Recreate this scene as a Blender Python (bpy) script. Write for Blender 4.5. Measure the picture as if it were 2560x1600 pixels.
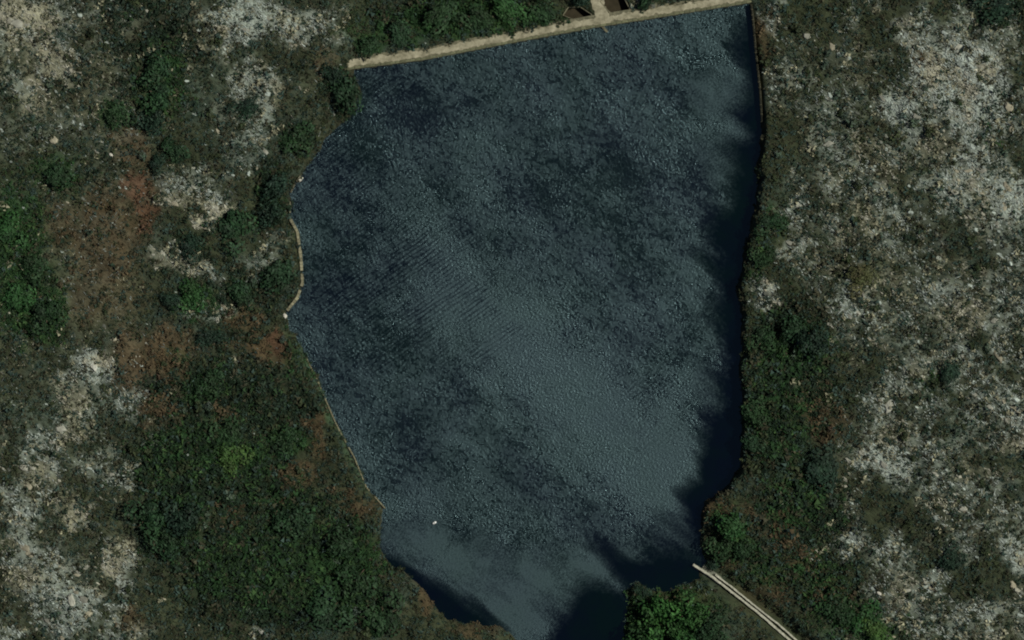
import bpy, math, random
import numpy as np

for o in list(bpy.data.objects):
    bpy.data.objects.remove(o)
scene = bpy.context.scene
COL = scene.collection

# ------------------------------------------------------------------ camera, sky, sun, exposure
M_PER_PX = 0.1                      # one photograph pixel is about 10 cm on the ground
CAM_H = 2500.0
cd = bpy.data.cameras.new('camera')
cam = bpy.data.objects.new('camera', cd)
COL.objects.link(cam)
cam.location = (0, 0, CAM_H)
cam.rotation_euler = (0, 0, 0)
cd.sensor_width = 36.0
cd.lens = 36.0 * CAM_H / 256.0
cd.clip_start = 10.0
cd.clip_end = 20000.0
scene.camera = cam

SUN_EL, SUN_AZ = math.radians(52), math.radians(78)      # azimuth clockwise from north (up in the picture)
world = bpy.data.worlds.new('World')
scene.world = world
world.use_nodes = True
wn = world.node_tree.nodes
wn.clear()
sky = wn.new('ShaderNodeTexSky')
sky.sky_type = 'NISHITA'
sky.sun_disc = False
sky.sun_elevation = SUN_EL
sky.sun_rotation = SUN_AZ
sky.altitude = 600
sky.air_density = 0.5
bg = wn.new('ShaderNodeBackground')
bg.inputs['Strength'].default_value = 0.05
wo = wn.new('ShaderNodeOutputWorld')
world.node_tree.links.new(sky.outputs[0], bg.inputs['Color'])
world.node_tree.links.new(bg.outputs[0], wo.inputs['Surface'])

sd = bpy.data.lights.new('sun', 'SUN')
sd.energy = 4.0
sd.angle = math.radians(0.5)
sd.color = (1.0, 0.975, 0.88)
sun = bpy.data.objects.new('sun', sd)
COL.objects.link(sun)
sun.rotation_euler = (math.pi / 2 - SUN_EL, 0, math.pi - SUN_AZ)
sun.location = (120, 30, 150)

scene.view_settings.view_transform = 'Standard'
scene.view_settings.look = 'None'
scene.view_settings.exposure = -0.3
scene.cycles.filter_width = 2.0
scene.view_settings.gamma = 1.0
scene.view_settings.use_curve_mapping = False

random.seed(7)
RNG = np.random.default_rng(11)

# ------------------------------------------------------------------ helpers
def X(px): return (np.asarray(px, float) - 1280.0) * M_PER_PX
def Y(py): return (800.0 - np.asarray(py, float)) * M_PER_PX
def lin(c):
    c = np.asarray(c, float) / 255.0
    return np.where(c <= 0.04045, c / 12.92, ((c + 0.055) / 1.055) ** 2.4)

def sstep(a, b, x):
    t = np.clip((x - a) / (b - a), 0, 1)
    return t * t * (3 - 2 * t)

def hash2(ix, iy, seed):
    h = (ix.astype(np.int64) * 374761393 + iy.astype(np.int64) * 668265263 + seed * 1442695041) & 0xFFFFFFFF
    h = ((h ^ (h >> 13)) * 1274126177) & 0xFFFFFFFF
    h = h ^ (h >> 16)
    return (h & 0xFFFF) / 65535.0

def vnoise(x, y, seed=0):
    x = np.asarray(x, float); y = np.asarray(y, float)
    ix = np.floor(x); iy = np.floor(y)
    fx = x - ix; fy = y - iy
    fx = fx * fx * (3 - 2 * fx); fy = fy * fy * (3 - 2 * fy)
    a = hash2(ix, iy, seed); b = hash2(ix + 1, iy, seed)
    c = hash2(ix, iy + 1, seed); d = hash2(ix + 1, iy + 1, seed)
    return (a * (1 - fx) + b * fx) * (1 - fy) + (c * (1 - fx) + d * fx) * fy

def fbm(x, y, seed=0, oct=4):
    s = 0; a = 0.5; t = 0
    for i in range(oct):
        s = s + a * vnoise(x * 2 ** i + 17.3 * i, y * 2 ** i - 9.1 * i, seed + i)
        t += a; a *= 0.55
    return s / t

def link(o):
    COL.objects.link(o)
    return o

def tag(o, label=None, cat=None, group=None, kind=None):
    if label: o['label'] = label
    if cat: o['category'] = cat
    if group: o['group'] = group
    if kind: o['kind'] = kind
    return o

def np_mesh(name, verts, faces, cols=None, smooth=False):
    """faces: (n,k) int array, all with k corners."""
    me = bpy.data.meshes.new(name)
    verts = np.ascontiguousarray(verts, dtype=np.float32)
    faces = np.ascontiguousarray(faces, dtype=np.int32)
    n, k = faces.shape
    me.vertices.add(len(verts)); me.vertices.foreach_set('co', verts.ravel())
    me.loops.add(n * k); me.loops.foreach_set('vertex_index', faces.ravel())
    me.polygons.add(n)
    me.polygons.foreach_set('loop_start', np.arange(0, n * k, k, dtype=np.int32))
    me.polygons.foreach_set('use_smooth', np.full(n, smooth, dtype=bool))
    me.update(calc_edges=True)
    if cols is not None:
        at = me.attributes.new('Col', 'FLOAT_COLOR', 'POINT')
        c4 = np.ones((len(verts), 4), np.float32); c4[:, :cols.shape[1]] = cols
        at.data.foreach_set('color', c4.ravel())
    return me

def mesh_obj(name, me, mat, parent=None):
    o = bpy.data.objects.new(name, me)
    if mat and not me.materials: me.materials.append(mat)
    if parent: o.parent = parent
    return link(o)

def empty(name, loc, rz=0):
    o = bpy.data.objects.new(name, None)
    o.empty_display_size = 0.5
    o.location = loc; o.rotation_euler = (0, 0, rz)
    return link(o)

# ------------------------------------------------------------------ materials
def nt(name):
    m = bpy.data.materials.new(name); m.use_nodes = True
    t = m.node_tree
    return m, t, t.nodes, t.links, t.nodes['Principled BSDF']

def noise(nodes, links, vec, scale, detail=6, rough=0.6):
    n = nodes.new('ShaderNodeTexNoise'); n.inputs['Scale'].default_value = scale
    n.inputs['Detail'].default_value = detail; n.inputs['Roughness'].default_value = rough
    if vec is not None: links.new(vec, n.inputs['Vector'])
    return n.outputs['Fac']

def maprange(nodes, links, v, a, b, c, d):
    n = nodes.new('ShaderNodeMapRange'); n.clamp = True
    for i, q in zip((1, 2, 3, 4), (a, b, c, d)): n.inputs[i].default_value = q
    links.new(v, n.inputs[0]); return n.outputs[0]

def mul_color(nodes, links, col, fac):
    n = nodes.new('ShaderNodeVectorMath'); n.operation = 'SCALE'
    links.new(col, n.inputs[0]); links.new(fac, n.inputs['Scale']); return n.outputs[0]

def mapping(nodes, links, rot=0.0, scale=(1, 1, 1), coord='Object'):
    tc = nodes.new('ShaderNodeTexCoord'); mp = nodes.new('ShaderNodeMapping')
    mp.inputs['Rotation'].default_value = (0, 0, rot)
    links.new(tc.outputs[coord], mp.inputs[0])
    m2 = nodes.new('ShaderNodeMapping'); m2.inputs['Scale'].default_value = scale
    links.new(mp.outputs[0], m2.inputs[0]); return m2.outputs[0]

def mix_rgb(nodes, links, fac, a, b):
    n = nodes.new('ShaderNodeMix'); n.data_type = 'RGBA'
    if hasattr(fac, 'links'): links.new(fac, n.inputs[0])
    else: n.inputs[0].default_value = fac
    for s, q in ((6, a), (7, b)):
        if hasattr(q, 'links'): links.new(q, n.inputs[s])
        else: n.inputs[s].default_value = (*q, 1)
    return n.outputs[2]

def attr(nodes, name):
    a = nodes.new('ShaderNodeAttribute'); a.attribute_name = name; return a

def mat_ground():
    m, t, n, l, p = nt('ground')
    a = attr(n, 'Col')
    v1 = mapping(n, l, math.radians(38), (0.55, 2.2, 1))       # grain along the sandstone joints
    f1 = maprange(n, l, noise(n, l, v1, 1.3, 8, 0.7), 0.3, 0.7, 0.45, 1.6)
    v2 = mapping(n, l)
    f2 = maprange(n, l, noise(n, l, v2, 0.22, 5, 0.6), 0.3, 0.7, 0.7, 1.3)
    c = mul_color(n, l, mul_color(n, l, a.outputs['Color'], f1), f2)
    l.new(c, p.inputs['Base Color']); p.inputs['Roughness'].default_value = 0.95
    p.inputs['Specular IOR Level'].default_value = 0.15
    b = n.new('ShaderNodeBump'); b.inputs['Strength'].default_value = 0.8; b.inputs['Distance'].default_value = 0.25
    l.new(noise(n, l, v1, 1.6, 8, 0.7), b.inputs['Height']); l.new(b.outputs[0], p.inputs['Normal'])
    return m

def mat_stuff(name, rough=0.85, grain=2.5):
    m, t, n, l, p = nt(name)
    a = attr(n, 'Col')
    f = maprange(n, l, noise(n, l, mapping(n, l), grain, 5, 0.65), 0.3, 0.7, 0.7, 1.3)
    l.new(mul_color(n, l, a.outputs['Color'], f), p.inputs['Base Color'])
    p.inputs['Roughness'].default_value = rough; p.inputs['Specular IOR Level'].default_value = 0.2
    return m

def mat_objcolor(name, grain=2.0, rough=0.85, lo=0.65, hi=1.35, use_attr=True, bump=0.0, spec=0.25):
    """colour of the individual object (object colour), varied by its own vertex tint and noise"""
    m, t, n, l, p = nt(name)
    oi = n.new('ShaderNodeObjectInfo')
    c = oi.outputs['Color']
    if use_attr:
        a = attr(n, 'Col')
        mm = n.new('ShaderNodeVectorMath'); mm.operation = 'MULTIPLY'
        l.new(c, mm.inputs[0]); l.new(a.outputs['Color'], mm.inputs[1]); c = mm.outputs[0]
    nz = noise(n, l, mapping(n, l), grain, 6, 0.65)
    l.new(mul_color(n, l, c, maprange(n, l, nz, 0.3, 0.7, lo, hi)), p.inputs['Base Color'])
    p.inputs['Roughness'].default_value = rough; p.inputs['Specular IOR Level'].default_value = spec
    if bump:
        b = n.new('ShaderNodeBump'); b.inputs['Strength'].default_value = bump; b.inputs['Distance'].default_value = 0.1
        l.new(nz, b.inputs['Height']); l.new(b.outputs[0], p.inputs['Normal'])
    return m

def mat_two(name, a, b, scale, rough=0.9, bump=0.5, lo=0.35, hi=0.65):
    m, t, n, l, p = nt(name)
    v = mapping(n, l)
    nz = noise(n, l, v, scale, 8, 0.68)
    c = mix_rgb(n, l, maprange(n, l, nz, lo, hi, 0, 1), tuple(lin(a)), tuple(lin(b)))
    l.new(c, p.inputs['Base Color']); p.inputs['Roughness'].default_value = rough
    p.inputs['Specular IOR Level'].default_value = 0.2
    bp = n.new('ShaderNodeBump'); bp.inputs['Strength'].default_value = bump; bp.inputs['Distance'].default_value = 0.15
    l.new(noise(n, l, v, scale * 2.3, 6, 0.7), bp.inputs['Height']); l.new(bp.outputs[0], p.inputs['Normal'])
    return m

def mat_water():
    m, t, n, l, p = nt('water')
    a = attr(n, 'Col')                                          # R: how ruffled by wind, G: wave height
    sep = n.new('ShaderNodeSeparateColor'); l.new(a.outputs['Color'], sep.inputs[0])
    rip, amp = sep.outputs[0], sep.outputs[1]
    patch = maprange(n, l, noise(n, l, mapping(n, l), 0.05, 4, 0.6), 0.4, 0.6, 0, 1)
    l.new(mix_rgb(n, l, patch, (0.0004, 0.0036, 0.0014), (0.0004, 0.0010, 0.0032)), p.inputs['Base Color'])   # algae tint
    p.inputs['IOR'].default_value = 1.56
    p.inputs['Specular IOR Level'].default_value = 1.0
    p.inputs['Specular Tint'].default_value = (0.59, 0.92, 1.0, 1)
    rg = n.new('ShaderNodeMath'); rg.operation = 'MULTIPLY'
    l.new(maprange(n, l, rip, 0, 1, 0.03, 0.60), rg.inputs[0])
    l.new(maprange(n, l, noise(n, l, mapping(n, l, math.radians(-33), (0.7, 1, 1)), 2.6, 2, 0.6), 0.35, 0.65, 0.7, 1.1), rg.inputs[1])
    l.new(rg.outputs[0], p.inputs['Roughness'])
    # short wind waves, crests running lower left to upper right, broken into wavelets
    va = mapping(n, l, math.radians(-33), (0.22, 1.0, 1))
    vb = mapping(n, l, math.radians(-20), (0.7, 1.0, 1))
    def centred(v, k):
        q = n.new('ShaderNodeMath'); q.operation = 'MULTIPLY_ADD'
        l.new(v, q.inputs[0]); q.inputs[1].default_value = k; q.inputs[2].default_value = -0.5 * k
        return q.outputs[0]
    wave = n.new('ShaderNodeTexWave'); wave.wave_type = 'BANDS'; wave.bands_direction = 'Y'
    wave.inputs['Scale'].default_value = 0.31; wave.inputs['Distortion'].default_value = 5.0
    wave.inputs['Detail'].default_value = 2.0; wave.inputs['Detail Scale'].default_value = 1.3
    l.new(mapping(n, l, math.radians(-33), (0.35, 1.0, 1)), wave.inputs['Vector'])
    gate = n.new('ShaderNodeMath'); gate.operation = 'MULTIPLY'                 # trains of long crests come and go
    l.new(sep.outputs[2], gate.inputs[0])
    l.new(maprange(n, l, noise(n, l, mapping(n, l), 0.11, 3, 0.5), 0.38, 0.58, 0.1, 1.0), gate.inputs[1])
    w1 = n.new('ShaderNodeMath'); w1.operation = 'MULTIPLY'
    l.new(centred(wave.outputs['Fac'], 0.55), w1.inputs[0]); l.new(gate.outputs[0], w1.inputs[1])
    chop = n.new('ShaderNodeMath'); chop.operation = 'MULTIPLY'                 # short chop, stronger and weaker in gusts, weaker inside the trains
    l.new(centred(noise(n, l, vb, 2.3, 3, 0.65), 1.35), chop.inputs[0])
    gust = n.new('ShaderNodeMath'); gust.operation = 'MULTIPLY'
    l.new(maprange(n, l, noise(n, l, mapping(n, l, math.radians(38), (0.4, 1, 1)), 0.12, 4, 0.65), 0.3, 0.7, 0.7, 1.25), gust.inputs[0])
    l.new(maprange(n, l, gate.outputs[0], 0, 1, 1.0, 0.7), gust.inputs[1])
    l.new(gust.outputs[0], chop.inputs[1])
    w2 = chop.outputs[0]
    add = n.new('ShaderNodeMath'); add.operation = 'ADD'
    l.new(w1.outputs[0], add.inputs[0]); l.new(w2, add.inputs[1])
    h = n.new('ShaderNodeMath'); h.operation = 'MULTIPLY'
    l.new(add.outputs[0], h.inputs[0]); l.new(amp, h.inputs[1])
    b = n.new('ShaderNodeBump'); b.inputs['Strength'].default_value = 1.0; b.inputs['Distance'].default_value = 0.16
    l.new(h.outputs[0], b.inputs['Height']); l.new(b.outputs[0], p.inputs['Normal'])
    return m

M = dict(
    ground=mat_ground(), scrub=mat_stuff('scrub', 0.8), rubble=mat_stuff('rubble', 0.9, 4.0),
    leaf=mat_objcolor('leaf', 1.2, 0.7, 0.7, 1.35), rock=mat_objcolor('rock', 1.6, 0.9, 0.6, 1.35, False, 0.7, 0.2),
    bark=mat_two('bark', (70, 58, 45), (110, 98, 82), 3.0),
    sand=mat_two('crest_gravel', (122, 118, 96), (178, 172, 146), 0.55, 0.95, 0.6),
    stone=mat_objcolor('stone', 2.5, 0.9, 0.65, 1.3, False, 0.6, 0.2),
    masonry=mat_two('masonry', (82, 82, 66), (128, 124, 100), 1.2),
    concrete=mat_two('concrete', (150, 150, 132), (198, 196, 176), 1.5),
    channel_bed=mat_two('channel_bed', (92, 96, 84), (140, 142, 126), 0.9),
    murk=mat_two('murk', (44, 40, 28), (60, 54, 40), 0.6, 0.9, 0.3),
    water=mat_water(),
    white=mat_two('white_paint', (225, 225, 220), (245, 245, 240), 3.0, 0.5, 0.05),
    rope=mat_two('rope', (90, 85, 70), (120, 112, 95), 6.0),
)

# ------------------------------------------------------------------ plan of the place, in photograph pixels
LAKE = np.array([
    (887,172),(1000,160),(1058,150),(1270,109),(1400,86),(1480,70),(1590,53),(1700,35),(1800,18),(1872,8),
    (1881,60),(1887,130),(1897,220),(1902,300),(1900,380),(1894,444),(1887,508),(1878,571),(1865,614),(1850,677),
    (1847,720),(1854,783),(1852,847),(1850,910),(1854,974),(1852,1037),(1854,1101),(1847,1164),(1826,1201),
    (1788,1233),(1766,1254),(1755,1290),(1748,1320),(1743,1348),(1750,1380),(1764,1404),(1750,1420),
    (1748,1446),(1708,1463),(1676,1479),(1630,1476),(1593,1462),(1566,1476),(1572,1504),(1560,1540),(1556,1575),
    (1566,1620),(1560,1700),(1500,1780),(1400,1790),(1330,1720),(1300,1640),(1285,1592),(1240,1562),(1170,1560),
    (1118,1552),(1088,1512),(1058,1475),(1014,1434),(973,1402),(950,1364),(956,1320),(961,1267),(917,1218),(887,1144),
    (850,1077),(837,1050),(818,1006),(796,954),(766,894),(744,857),(728,823),(714,794),(718,775),(744,745),
    (757,708),(753,641),(744,578),(729,556),(725,500),(727,482),(740,457),(766,420),(792,379),(818,342),(866,305),(893,262),
    (902,225),(884,190)], float)
DAM_Y = lambda px: np.interp(px, [887,1058,1270,1480,1700,1872], [172,150,109,70,35,8])     # water edge of the dam
CHAN_L = [(1733,1411),(1785,1445),(1860,1503),(1915,1548),(1975,1600),(2080,1690)]
CHAN_R = [(1788,1436),(1835,1472),(1885,1512),(1945,1560),(1995,1603),(2100,1690)]
BASIN = [[(1409,38),(1421,20),(1450,18),(1476,35),(1489,52),(1449,54)],
         [(1502,4),(1520,-12),(1555,-14),(1579,34),(1539,42),(1521,26)]]

def poly_dist(px, py, poly=LAKE):
    """signed distance in metres, positive outside (on land)"""
    px = np.asarray(px, float).ravel(); py = np.asarray(py, float).ravel()
    best = np.full(px.shape, 1e18); inside = np.zeros(px.shape, bool)
    n = len(poly)
    for i in range(n):
        x0, y0 = poly[i]; x1, y1 = poly[(i + 1) % n]
        dx, dy = x1 - x0, y1 - y0
        t = np.clip(((px - x0) * dx + (py - y0) * dy) / (dx * dx + dy * dy), 0, 1)
        d = (px - x0 - t * dx) ** 2 + (py - y0 - t * dy) ** 2
        best = np.minimum(best, d)
        if y0 != y1:
            c = ((y0 > py) != (y1 > py)) & (px < (x1 - x0) * (py - y0) / (y1 - y0) + x0)
            inside ^= c
    d = np.sqrt(best) * M_PER_PX
    return np.where(inside, -d, d)

def lake_dist(px, py):
    px = np.asarray(px, float).ravel(); py = np.asarray(py, float).ravel()
    d = poly_dist(px, py)
    built = np.maximum((py < DAM_Y(px) + 40) & (px > 880), (px > 1840) & (py < 320))
    k = np.where(built, 0.0, 1.0) * (1 - .6 * sstep(560, 600, py) * (1 - sstep(740, 790, py)) * (px < 900))
    j = (fbm(px / 42, py / 42, 901, 3) - .5) * 2.0 + (fbm(px / 11, py / 11, 921, 2) - .5) * 0.9
    return d + j * k * (1 - sstep(2.0, 6.0, np.abs(d)))

def line_dist(px, py, line):
    best = np.full(np.shape(px), 1e18)
    for (x0, y0), (x1, y1) in zip(line[:-1], line[1:]):
        dx, dy = x1 - x0, y1 - y0
        t = np.clip(((px - x0) * dx + (py - y0) * dy) / (dx * dx + dy * dy), 0, 1)
        best = np.minimum(best, (px - x0 - t * dx) ** 2 + (py - y0 - t * dy) ** 2)
    return np.sqrt(best)

CHAN_MID = [((a[0] + b[0]) / 2, (a[1] + b[1]) / 2) for a, b in zip(CHAN_L, CHAN_R)]

def blobs(px, py, lst, warp=1.0, seed=3):
    wx = px + warp * 60 * (fbm(px / 70, py / 70, seed) - 0.5) * 2 + warp * 22 * (fbm(px / 18, py / 18, seed + 9) - 0.5) * 2
    wy = py + warp * 60 * (fbm(px / 70, py / 70, seed + 5) - 0.5) * 2 + warp * 22 * (fbm(px / 18, py / 18, seed + 13) - 0.5) * 2
    out = np.zeros(np.shape(px))
    for cx, cy, rx, ry, w in lst:
        r = np.sqrt(((wx - cx) / rx) ** 2 + ((wy - cy) / ry) ** 2)
        out = np.maximum(out, w * (1 - sstep(0.45, 1.25, r)))
    return out

ROCKY = [(1650,6,80,16,1),(1590,20,24,12,1),(1380,62,40,12,.9),(60,50,130,90,.85),(150,150,90,80,.85),(80,220,70,60,.7),(200,40,110,35,.6),(20,160,60,90,.5),(90,270,40,40,.6),
 (600,40,110,60,.9),(590,90,60,50,.85),(740,60,120,60,.8),(640,205,90,60,.85),(685,270,60,55,.8),(840,15,50,35,.8),
 (820,90,60,50,.55),(460,165,35,20,.8),(500,90,60,60,.4),(650,330,60,50,.6),(560,300,70,60,.45),(600,400,60,40,.4),
 (470,470,100,55,.6),(540,515,45,40,1),(510,440,60,40,.5),(420,640,70,40,.65),(490,680,70,32,.7),(650,645,60,45,.55),
 (520,775,50,35,.55),(390,620,40,30,.6),(700,590,40,40,.45),(540,710,25,40,.4),
 (230,910,45,45,1),(200,985,70,70,.7),(310,1010,60,40,.6),(130,1105,55,40,.85),(190,1060,70,60,.6),(325,1185,45,60,.8),
 (110,1200,90,90,.7),(50,1280,70,80,.8),(200,1290,55,50,.85),(100,1400,110,90,.75),(300,1400,35,60,.85),(150,1500,110,90,.85),
 (310,1510,40,50,.75),(330,1580,90,35,.6),(40,1580,60,40,.7),(230,1480,40,40,.9),(60,860,60,30,.35),(250,1150,60,60,.5),
 (400,1100,40,20,.4),(580,940,25,50,.4),(655,1578,26,16,.6),(620,1500,26,16,.4),
 (1925,45,26,36,.7),(1975,180,50,60,.65),(2010,120,80,60,.3),(2080,280,120,80,.5),(1940,260,40,40,.5),
 (2390,190,130,110,1),(2290,110,60,90,.75),(2240,250,70,70,.85),(2460,290,110,110,.9),(2330,330,120,80,.75),
 (2400,440,130,80,.85),(2520,500,60,80,1),(2150,440,120,90,.65),(2060,360,70,70,.6),(1990,520,60,70,.7),(2220,530,90,70,.8),
 (2100,560,80,60,.6),(1915,730,34,34,1),(1985,620,60,40,.7),(2130,770,100,50,.85),(2240,820,60,60,.75),(2340,720,60,45,.85),
 (2420,780,80,50,.7),(2500,840,60,60,.75),(2060,680,90,60,.45),(2200,1000,50,50,.8),(2215,1145,90,70,1),(2330,1000,60,50,.6),
 (2400,920,60,50,.7),(2480,980,70,60,.7),(2120,1360,46,46,1),(2230,1375,55,45,.8),(2315,1450,65,55,.8),(2300,1090,70,50,.6),
 (2440,1200,80,70,.55),(2540,1400,40,60,1),(2460,1545,90,50,.8),(2545,1100,40,50,.8),(2350,1250,60,60,.65),(2195,1480,20,12,1),
 (2500,1300,60,40,.6),(2500,100,60,60,.6),(2440,30,60,40,.5),(2520,700,50,60,.6),(2300,640,90,50,.5),(1990,930,60,40,.3),
 (2030,1380,16,14,.8),(1952,1258,8,8,.9),(2380,1370,60,40,.5),(1400,95,14,10,.0)]
GREEN = [(20,640,120,190,1),(450,1130,110,90,.5),(640,1420,180,120,.5),(700,1240,90,60,.45),(1950,1010,90,160,.45),(2000,1240,90,90,.45),(1900,1420,90,60,.5),(2040,1440,90,60,.45),(25,590,70,90,1),(80,770,100,90,.9),(60,680,80,60,.7),(150,440,60,60,.8),(300,290,50,50,.7),(400,220,70,110,.55),
 (590,1140,90,60,.75),(520,1090,60,60,.4),(430,1290,100,70,.5),(850,1440,120,150,.75),(770,1330,100,80,.5),(715,1100,45,45,.7),
 (520,980,50,40,.6),(1160,45,260,50,.9),(950,95,90,40,.7),(1000,50,90,40,.5),(1660,1550,150,90,1),(1830,1335,60,70,1),
 (2180,1565,90,60,1),(2110,1520,60,50,.6),(1890,1040,36,70,.8),(1890,940,30,50,.4),(1960,1120,60,60,.4),(2080,1540,80,60,.5),
 (2010,880,90,80,.55),(1940,560,30,60,.6),(740,890,24,60,.4),(480,740,50,50,.8),(830,1010,30,40,.4),(780,900,22,70,.5),
 (2300,1560,80,60,.3),(1900,640,30,60,.5),(1740,1560,80,60,.6),(450,900,30,30,.3),(2330,950,40,30,.4),(2440,330,60,60,.2)]
BROWN = [(340,360,50,60,.7),(350,470,45,50,1),(365,540,30,44,.95),(270,600,120,160,.65),(420,880,90,66,.85),(320,900,50,90,.8),
 (650,872,80,30,.8),(690,860,30,30,.95),(400,1010,60,60,.6),(800,1100,28,60,.75),(740,1190,64,36,.6),(890,1262,70,26,.6),
 (790,1050,40,30,.7),(590,1290,40,40,.35),(610,790,60,40,.6),(1060,1490,34,60,.8),(1190,1575,80,20,.6),(1800,1265,46,36,.7),
 (1880,1290,40,34,.4),(1960,1330,40,60,.6),(2010,1410,60,34,.55),(1920,1480,80,40,.35),(2070,1480,60,50,.6),(1700,1490,80,24,.8),
 (2030,1000,50,50,.3),(1905,100,30,90,.5),(2300,180,40,60,.5),(340,1540,40,40,.5),(2200,1530,50,30,.4),(1890,320,18,60,.5),
 (250,740,140,80,.45),(150,560,60,60,.5),(560,1050,40,30,.4),(2060,1060,50,60,.5),(1830,1400,40,40,.5),(800,160,30,40,.4)]
DARK = [(560,1000,200,110,.75),(520,1200,220,170,.85),(700,1430,300,180,.85),(1970,1000,130,260,.8),(2000,1300,130,130,.75),(2090,1480,120,70,.6),(400,170,90,160,.6),(330,60,80,90,.5),(660,1350,240,200,.6),(560,1180,200,120,.5),(1960,1160,110,200,.6),(1980,900,120,110,.6),
 (440,1300,120,90,.8),(700,1000,110,120,.6),(1100,30,260,60,.5),(2000,1280,60,60,.7),(480,600,60,50,.5),(680,500,60,90,.8),(860,230,60,70,.6),
 (250,420,80,70,.3),(620,720,140,60,.5),(560,830,60,30,.5),(1950,820,90,60,.4),(2100,1450,90,50,.5),(2480,20,60,40,.9),(750,1480,220,140,.5)]

CLEAR = [(2390,200,120,100,1),(2280,100,40,60,.6),(2250,260,60,40,.7),(2430,310,80,60,.7),(2520,500,50,60,.7),(2215,1145,70,50,.6),(230,912,36,36,.8),(600,50,90,50,.5),(60,60,90,70,.4),(540,515,36,32,.6),(1915,730,26,26,.7),(2120,1360,34,34,.7)]
def fields(px, py):
    px = np.asarray(px, float); py = np.asarray(py, float)
    rock = blobs(px, py, ROCKY, 1.0, 21)
    base = 0.60 * sstep(1980, 2200, px) * sstep(.34, .6, fbm(px / 130, py / 130, 191)) + 0.20 * (1 - sstep(250, 500, px)) + 0.15 * sstep(420, 300, py) * (px < 850)
    rock = np.maximum(rock, base)
    grn = blobs(px, py, GREEN, 0.8, 51)
    brn = blobs(px, py, BROWN, 0.7, 81)
    drk = blobs(px, py, DARK, 1.0, 111)
    return rock, grn, brn, drk

C_OLIVE = lin((56, 62, 44)); C_DARK = lin((30, 38, 28)); C_GREEN = lin((38, 68, 34)); C_BROWN = lin((86, 70, 50))
C_RED = lin((92, 66, 50)); C_PALE = lin((164, 174, 162)); C_TAN = lin((170, 168, 144)); C_BLUE = lin((58, 74, 66))

def ground_color(px, py):
    rock, grn, brn, drk = fields(px, py)
    n1 = fbm(px / 40, py / 40, 201)[:, None]
    n2 = fbm(px / 120, py / 120, 231)[:, None]
    c = C_OLIVE * (0.65 + 0.7 * n1)
    c = c * (1 - 0.45 * sstep(0.5, 0.7, n2)) + C_BLUE * 0.45 * sstep(0.5, 0.7, n2)
    w = np.clip(drk, 0, 1)[:, None]; c = c * (1 - w * .8) + C_DARK * w * .8
    red = .8 * blobs(px, py, [b for b in BROWN if b[4] >= 0.9], 0.5, 81)[:, None]
    w = np.clip(brn, 0, 1)[:, None]; bc = C_BROWN * (1 - np.clip(red, 0, 1)) + C_RED * np.clip(red, 0, 1)
    c = c * (1 - w * .85) + bc * w * .85
    w = np.clip(grn, 0, 1)[:, None]; c = c * (1 - w * .85) + C_GREEN * w * .85
    w = np.clip(rock, 0, 1)[:, None] ** 1.7 * sstep(0.3, 0.7, n1 + 0.12)
    tan = sstep(0.5, 0.68, fbm(px / 90, py / 90, 260))[:, None]
    clr = blobs(px, py, CLEAR, .8, 33)[:, None]
    w = np.clip(w * .7 + clr * .35, 0, .95) / .7
    c = c * (1 - w * .7) + (C_PALE * (1 - tan) + C_TAN * tan) * w * .7
    return c

# heights
def bank_h(px, py):
    e = np.interp(py, [0, 60, 200, 300, 480, 620, 900, 1100, 1230, 1300, 1380, 1440], [1.2, 1.5, 2.2, 2.8, 3.6, 4.4, 4.2, 4.6, 3.8, 2.6, 1.5, 0.8])
    e = e * (0.9 + 0.35 * (fbm(py / 60, py * 0, 77) - 0.5) * 2)
    east = sstep(1600, 1700, px)
    s = 0.9 + 1.4 * sstep(1380, 1470, py) * sstep(1000, 1090, px) * 0.6
    return e * east + s * (1 - east)

def height(px, py, d=None):
    px = np.asarray(px, float); py = np.asarray(py, float)
    if d is None: d = lake_dist(px, py).reshape(px.shape)
    b = bank_h(px, py)
    east = sstep(1600, 1700, px)
    wdt = 2.8 * (1 - east) + 1.6 * east
    dl = np.maximum(d, 0)
    und = (fbm(px / 260, py / 260, 5, 3) - 0.5) * 5 + (fbm(px / 60, py / 60, 8, 4) - 0.5) * 1.8 + (fbm(px / 14, py / 14, 15, 2) - 0.5) * 0.5
    z = b * sstep(0, 1, dl / wdt) + 0.10 * dl * (1 - sstep(0, 200, dl) * .5) + und * sstep(1.0, 9.0, dl) + 0.12 * np.minimum(dl, 1)
    # below the dam: crest bench, then the valley side falls away
    along = sstep(800, 930, px) * (1 - sstep(1820, 1930, px)) * (py < 400)
    dn = (DAM_Y(px) - py) * M_PER_PX
    zd = np.where(dn < 3.4, 0.85, 0.85 - 0.42 * np.minimum(dn - 3.4, 14)) + und * 0.5 * sstep(3.4, 9, dn)
    z = np.where((d > 0) & (dn > 0), z * (1 - along) + zd * along, z)
    # bed of the channel
    cdist = line_dist(px, py, CHAN_MID) * M_PER_PX
    wch = (1 - sstep(1.8, 4.5, cdist)) * (py > 1405)
    z = np.where(d > 0, z * (1 - wch) + (0.25 + 0.02 * dl) * wch, z)
    return np.where(d < 0, np.maximum(0.7 * d, -4.0) , z)

# ------------------------------------------------------------------ ground sheet and water
def axis(lo, hi, step, far):
    core = np.arange(lo, hi + 1e-6, step)
    s = step; ext = []; v = hi
    while v < far:
        s *= 1.5; v += s; ext.append(v)
    e = np.array(ext)
    return np.concatenate([-(e[::-1]) + (lo + hi), core, e])

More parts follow.
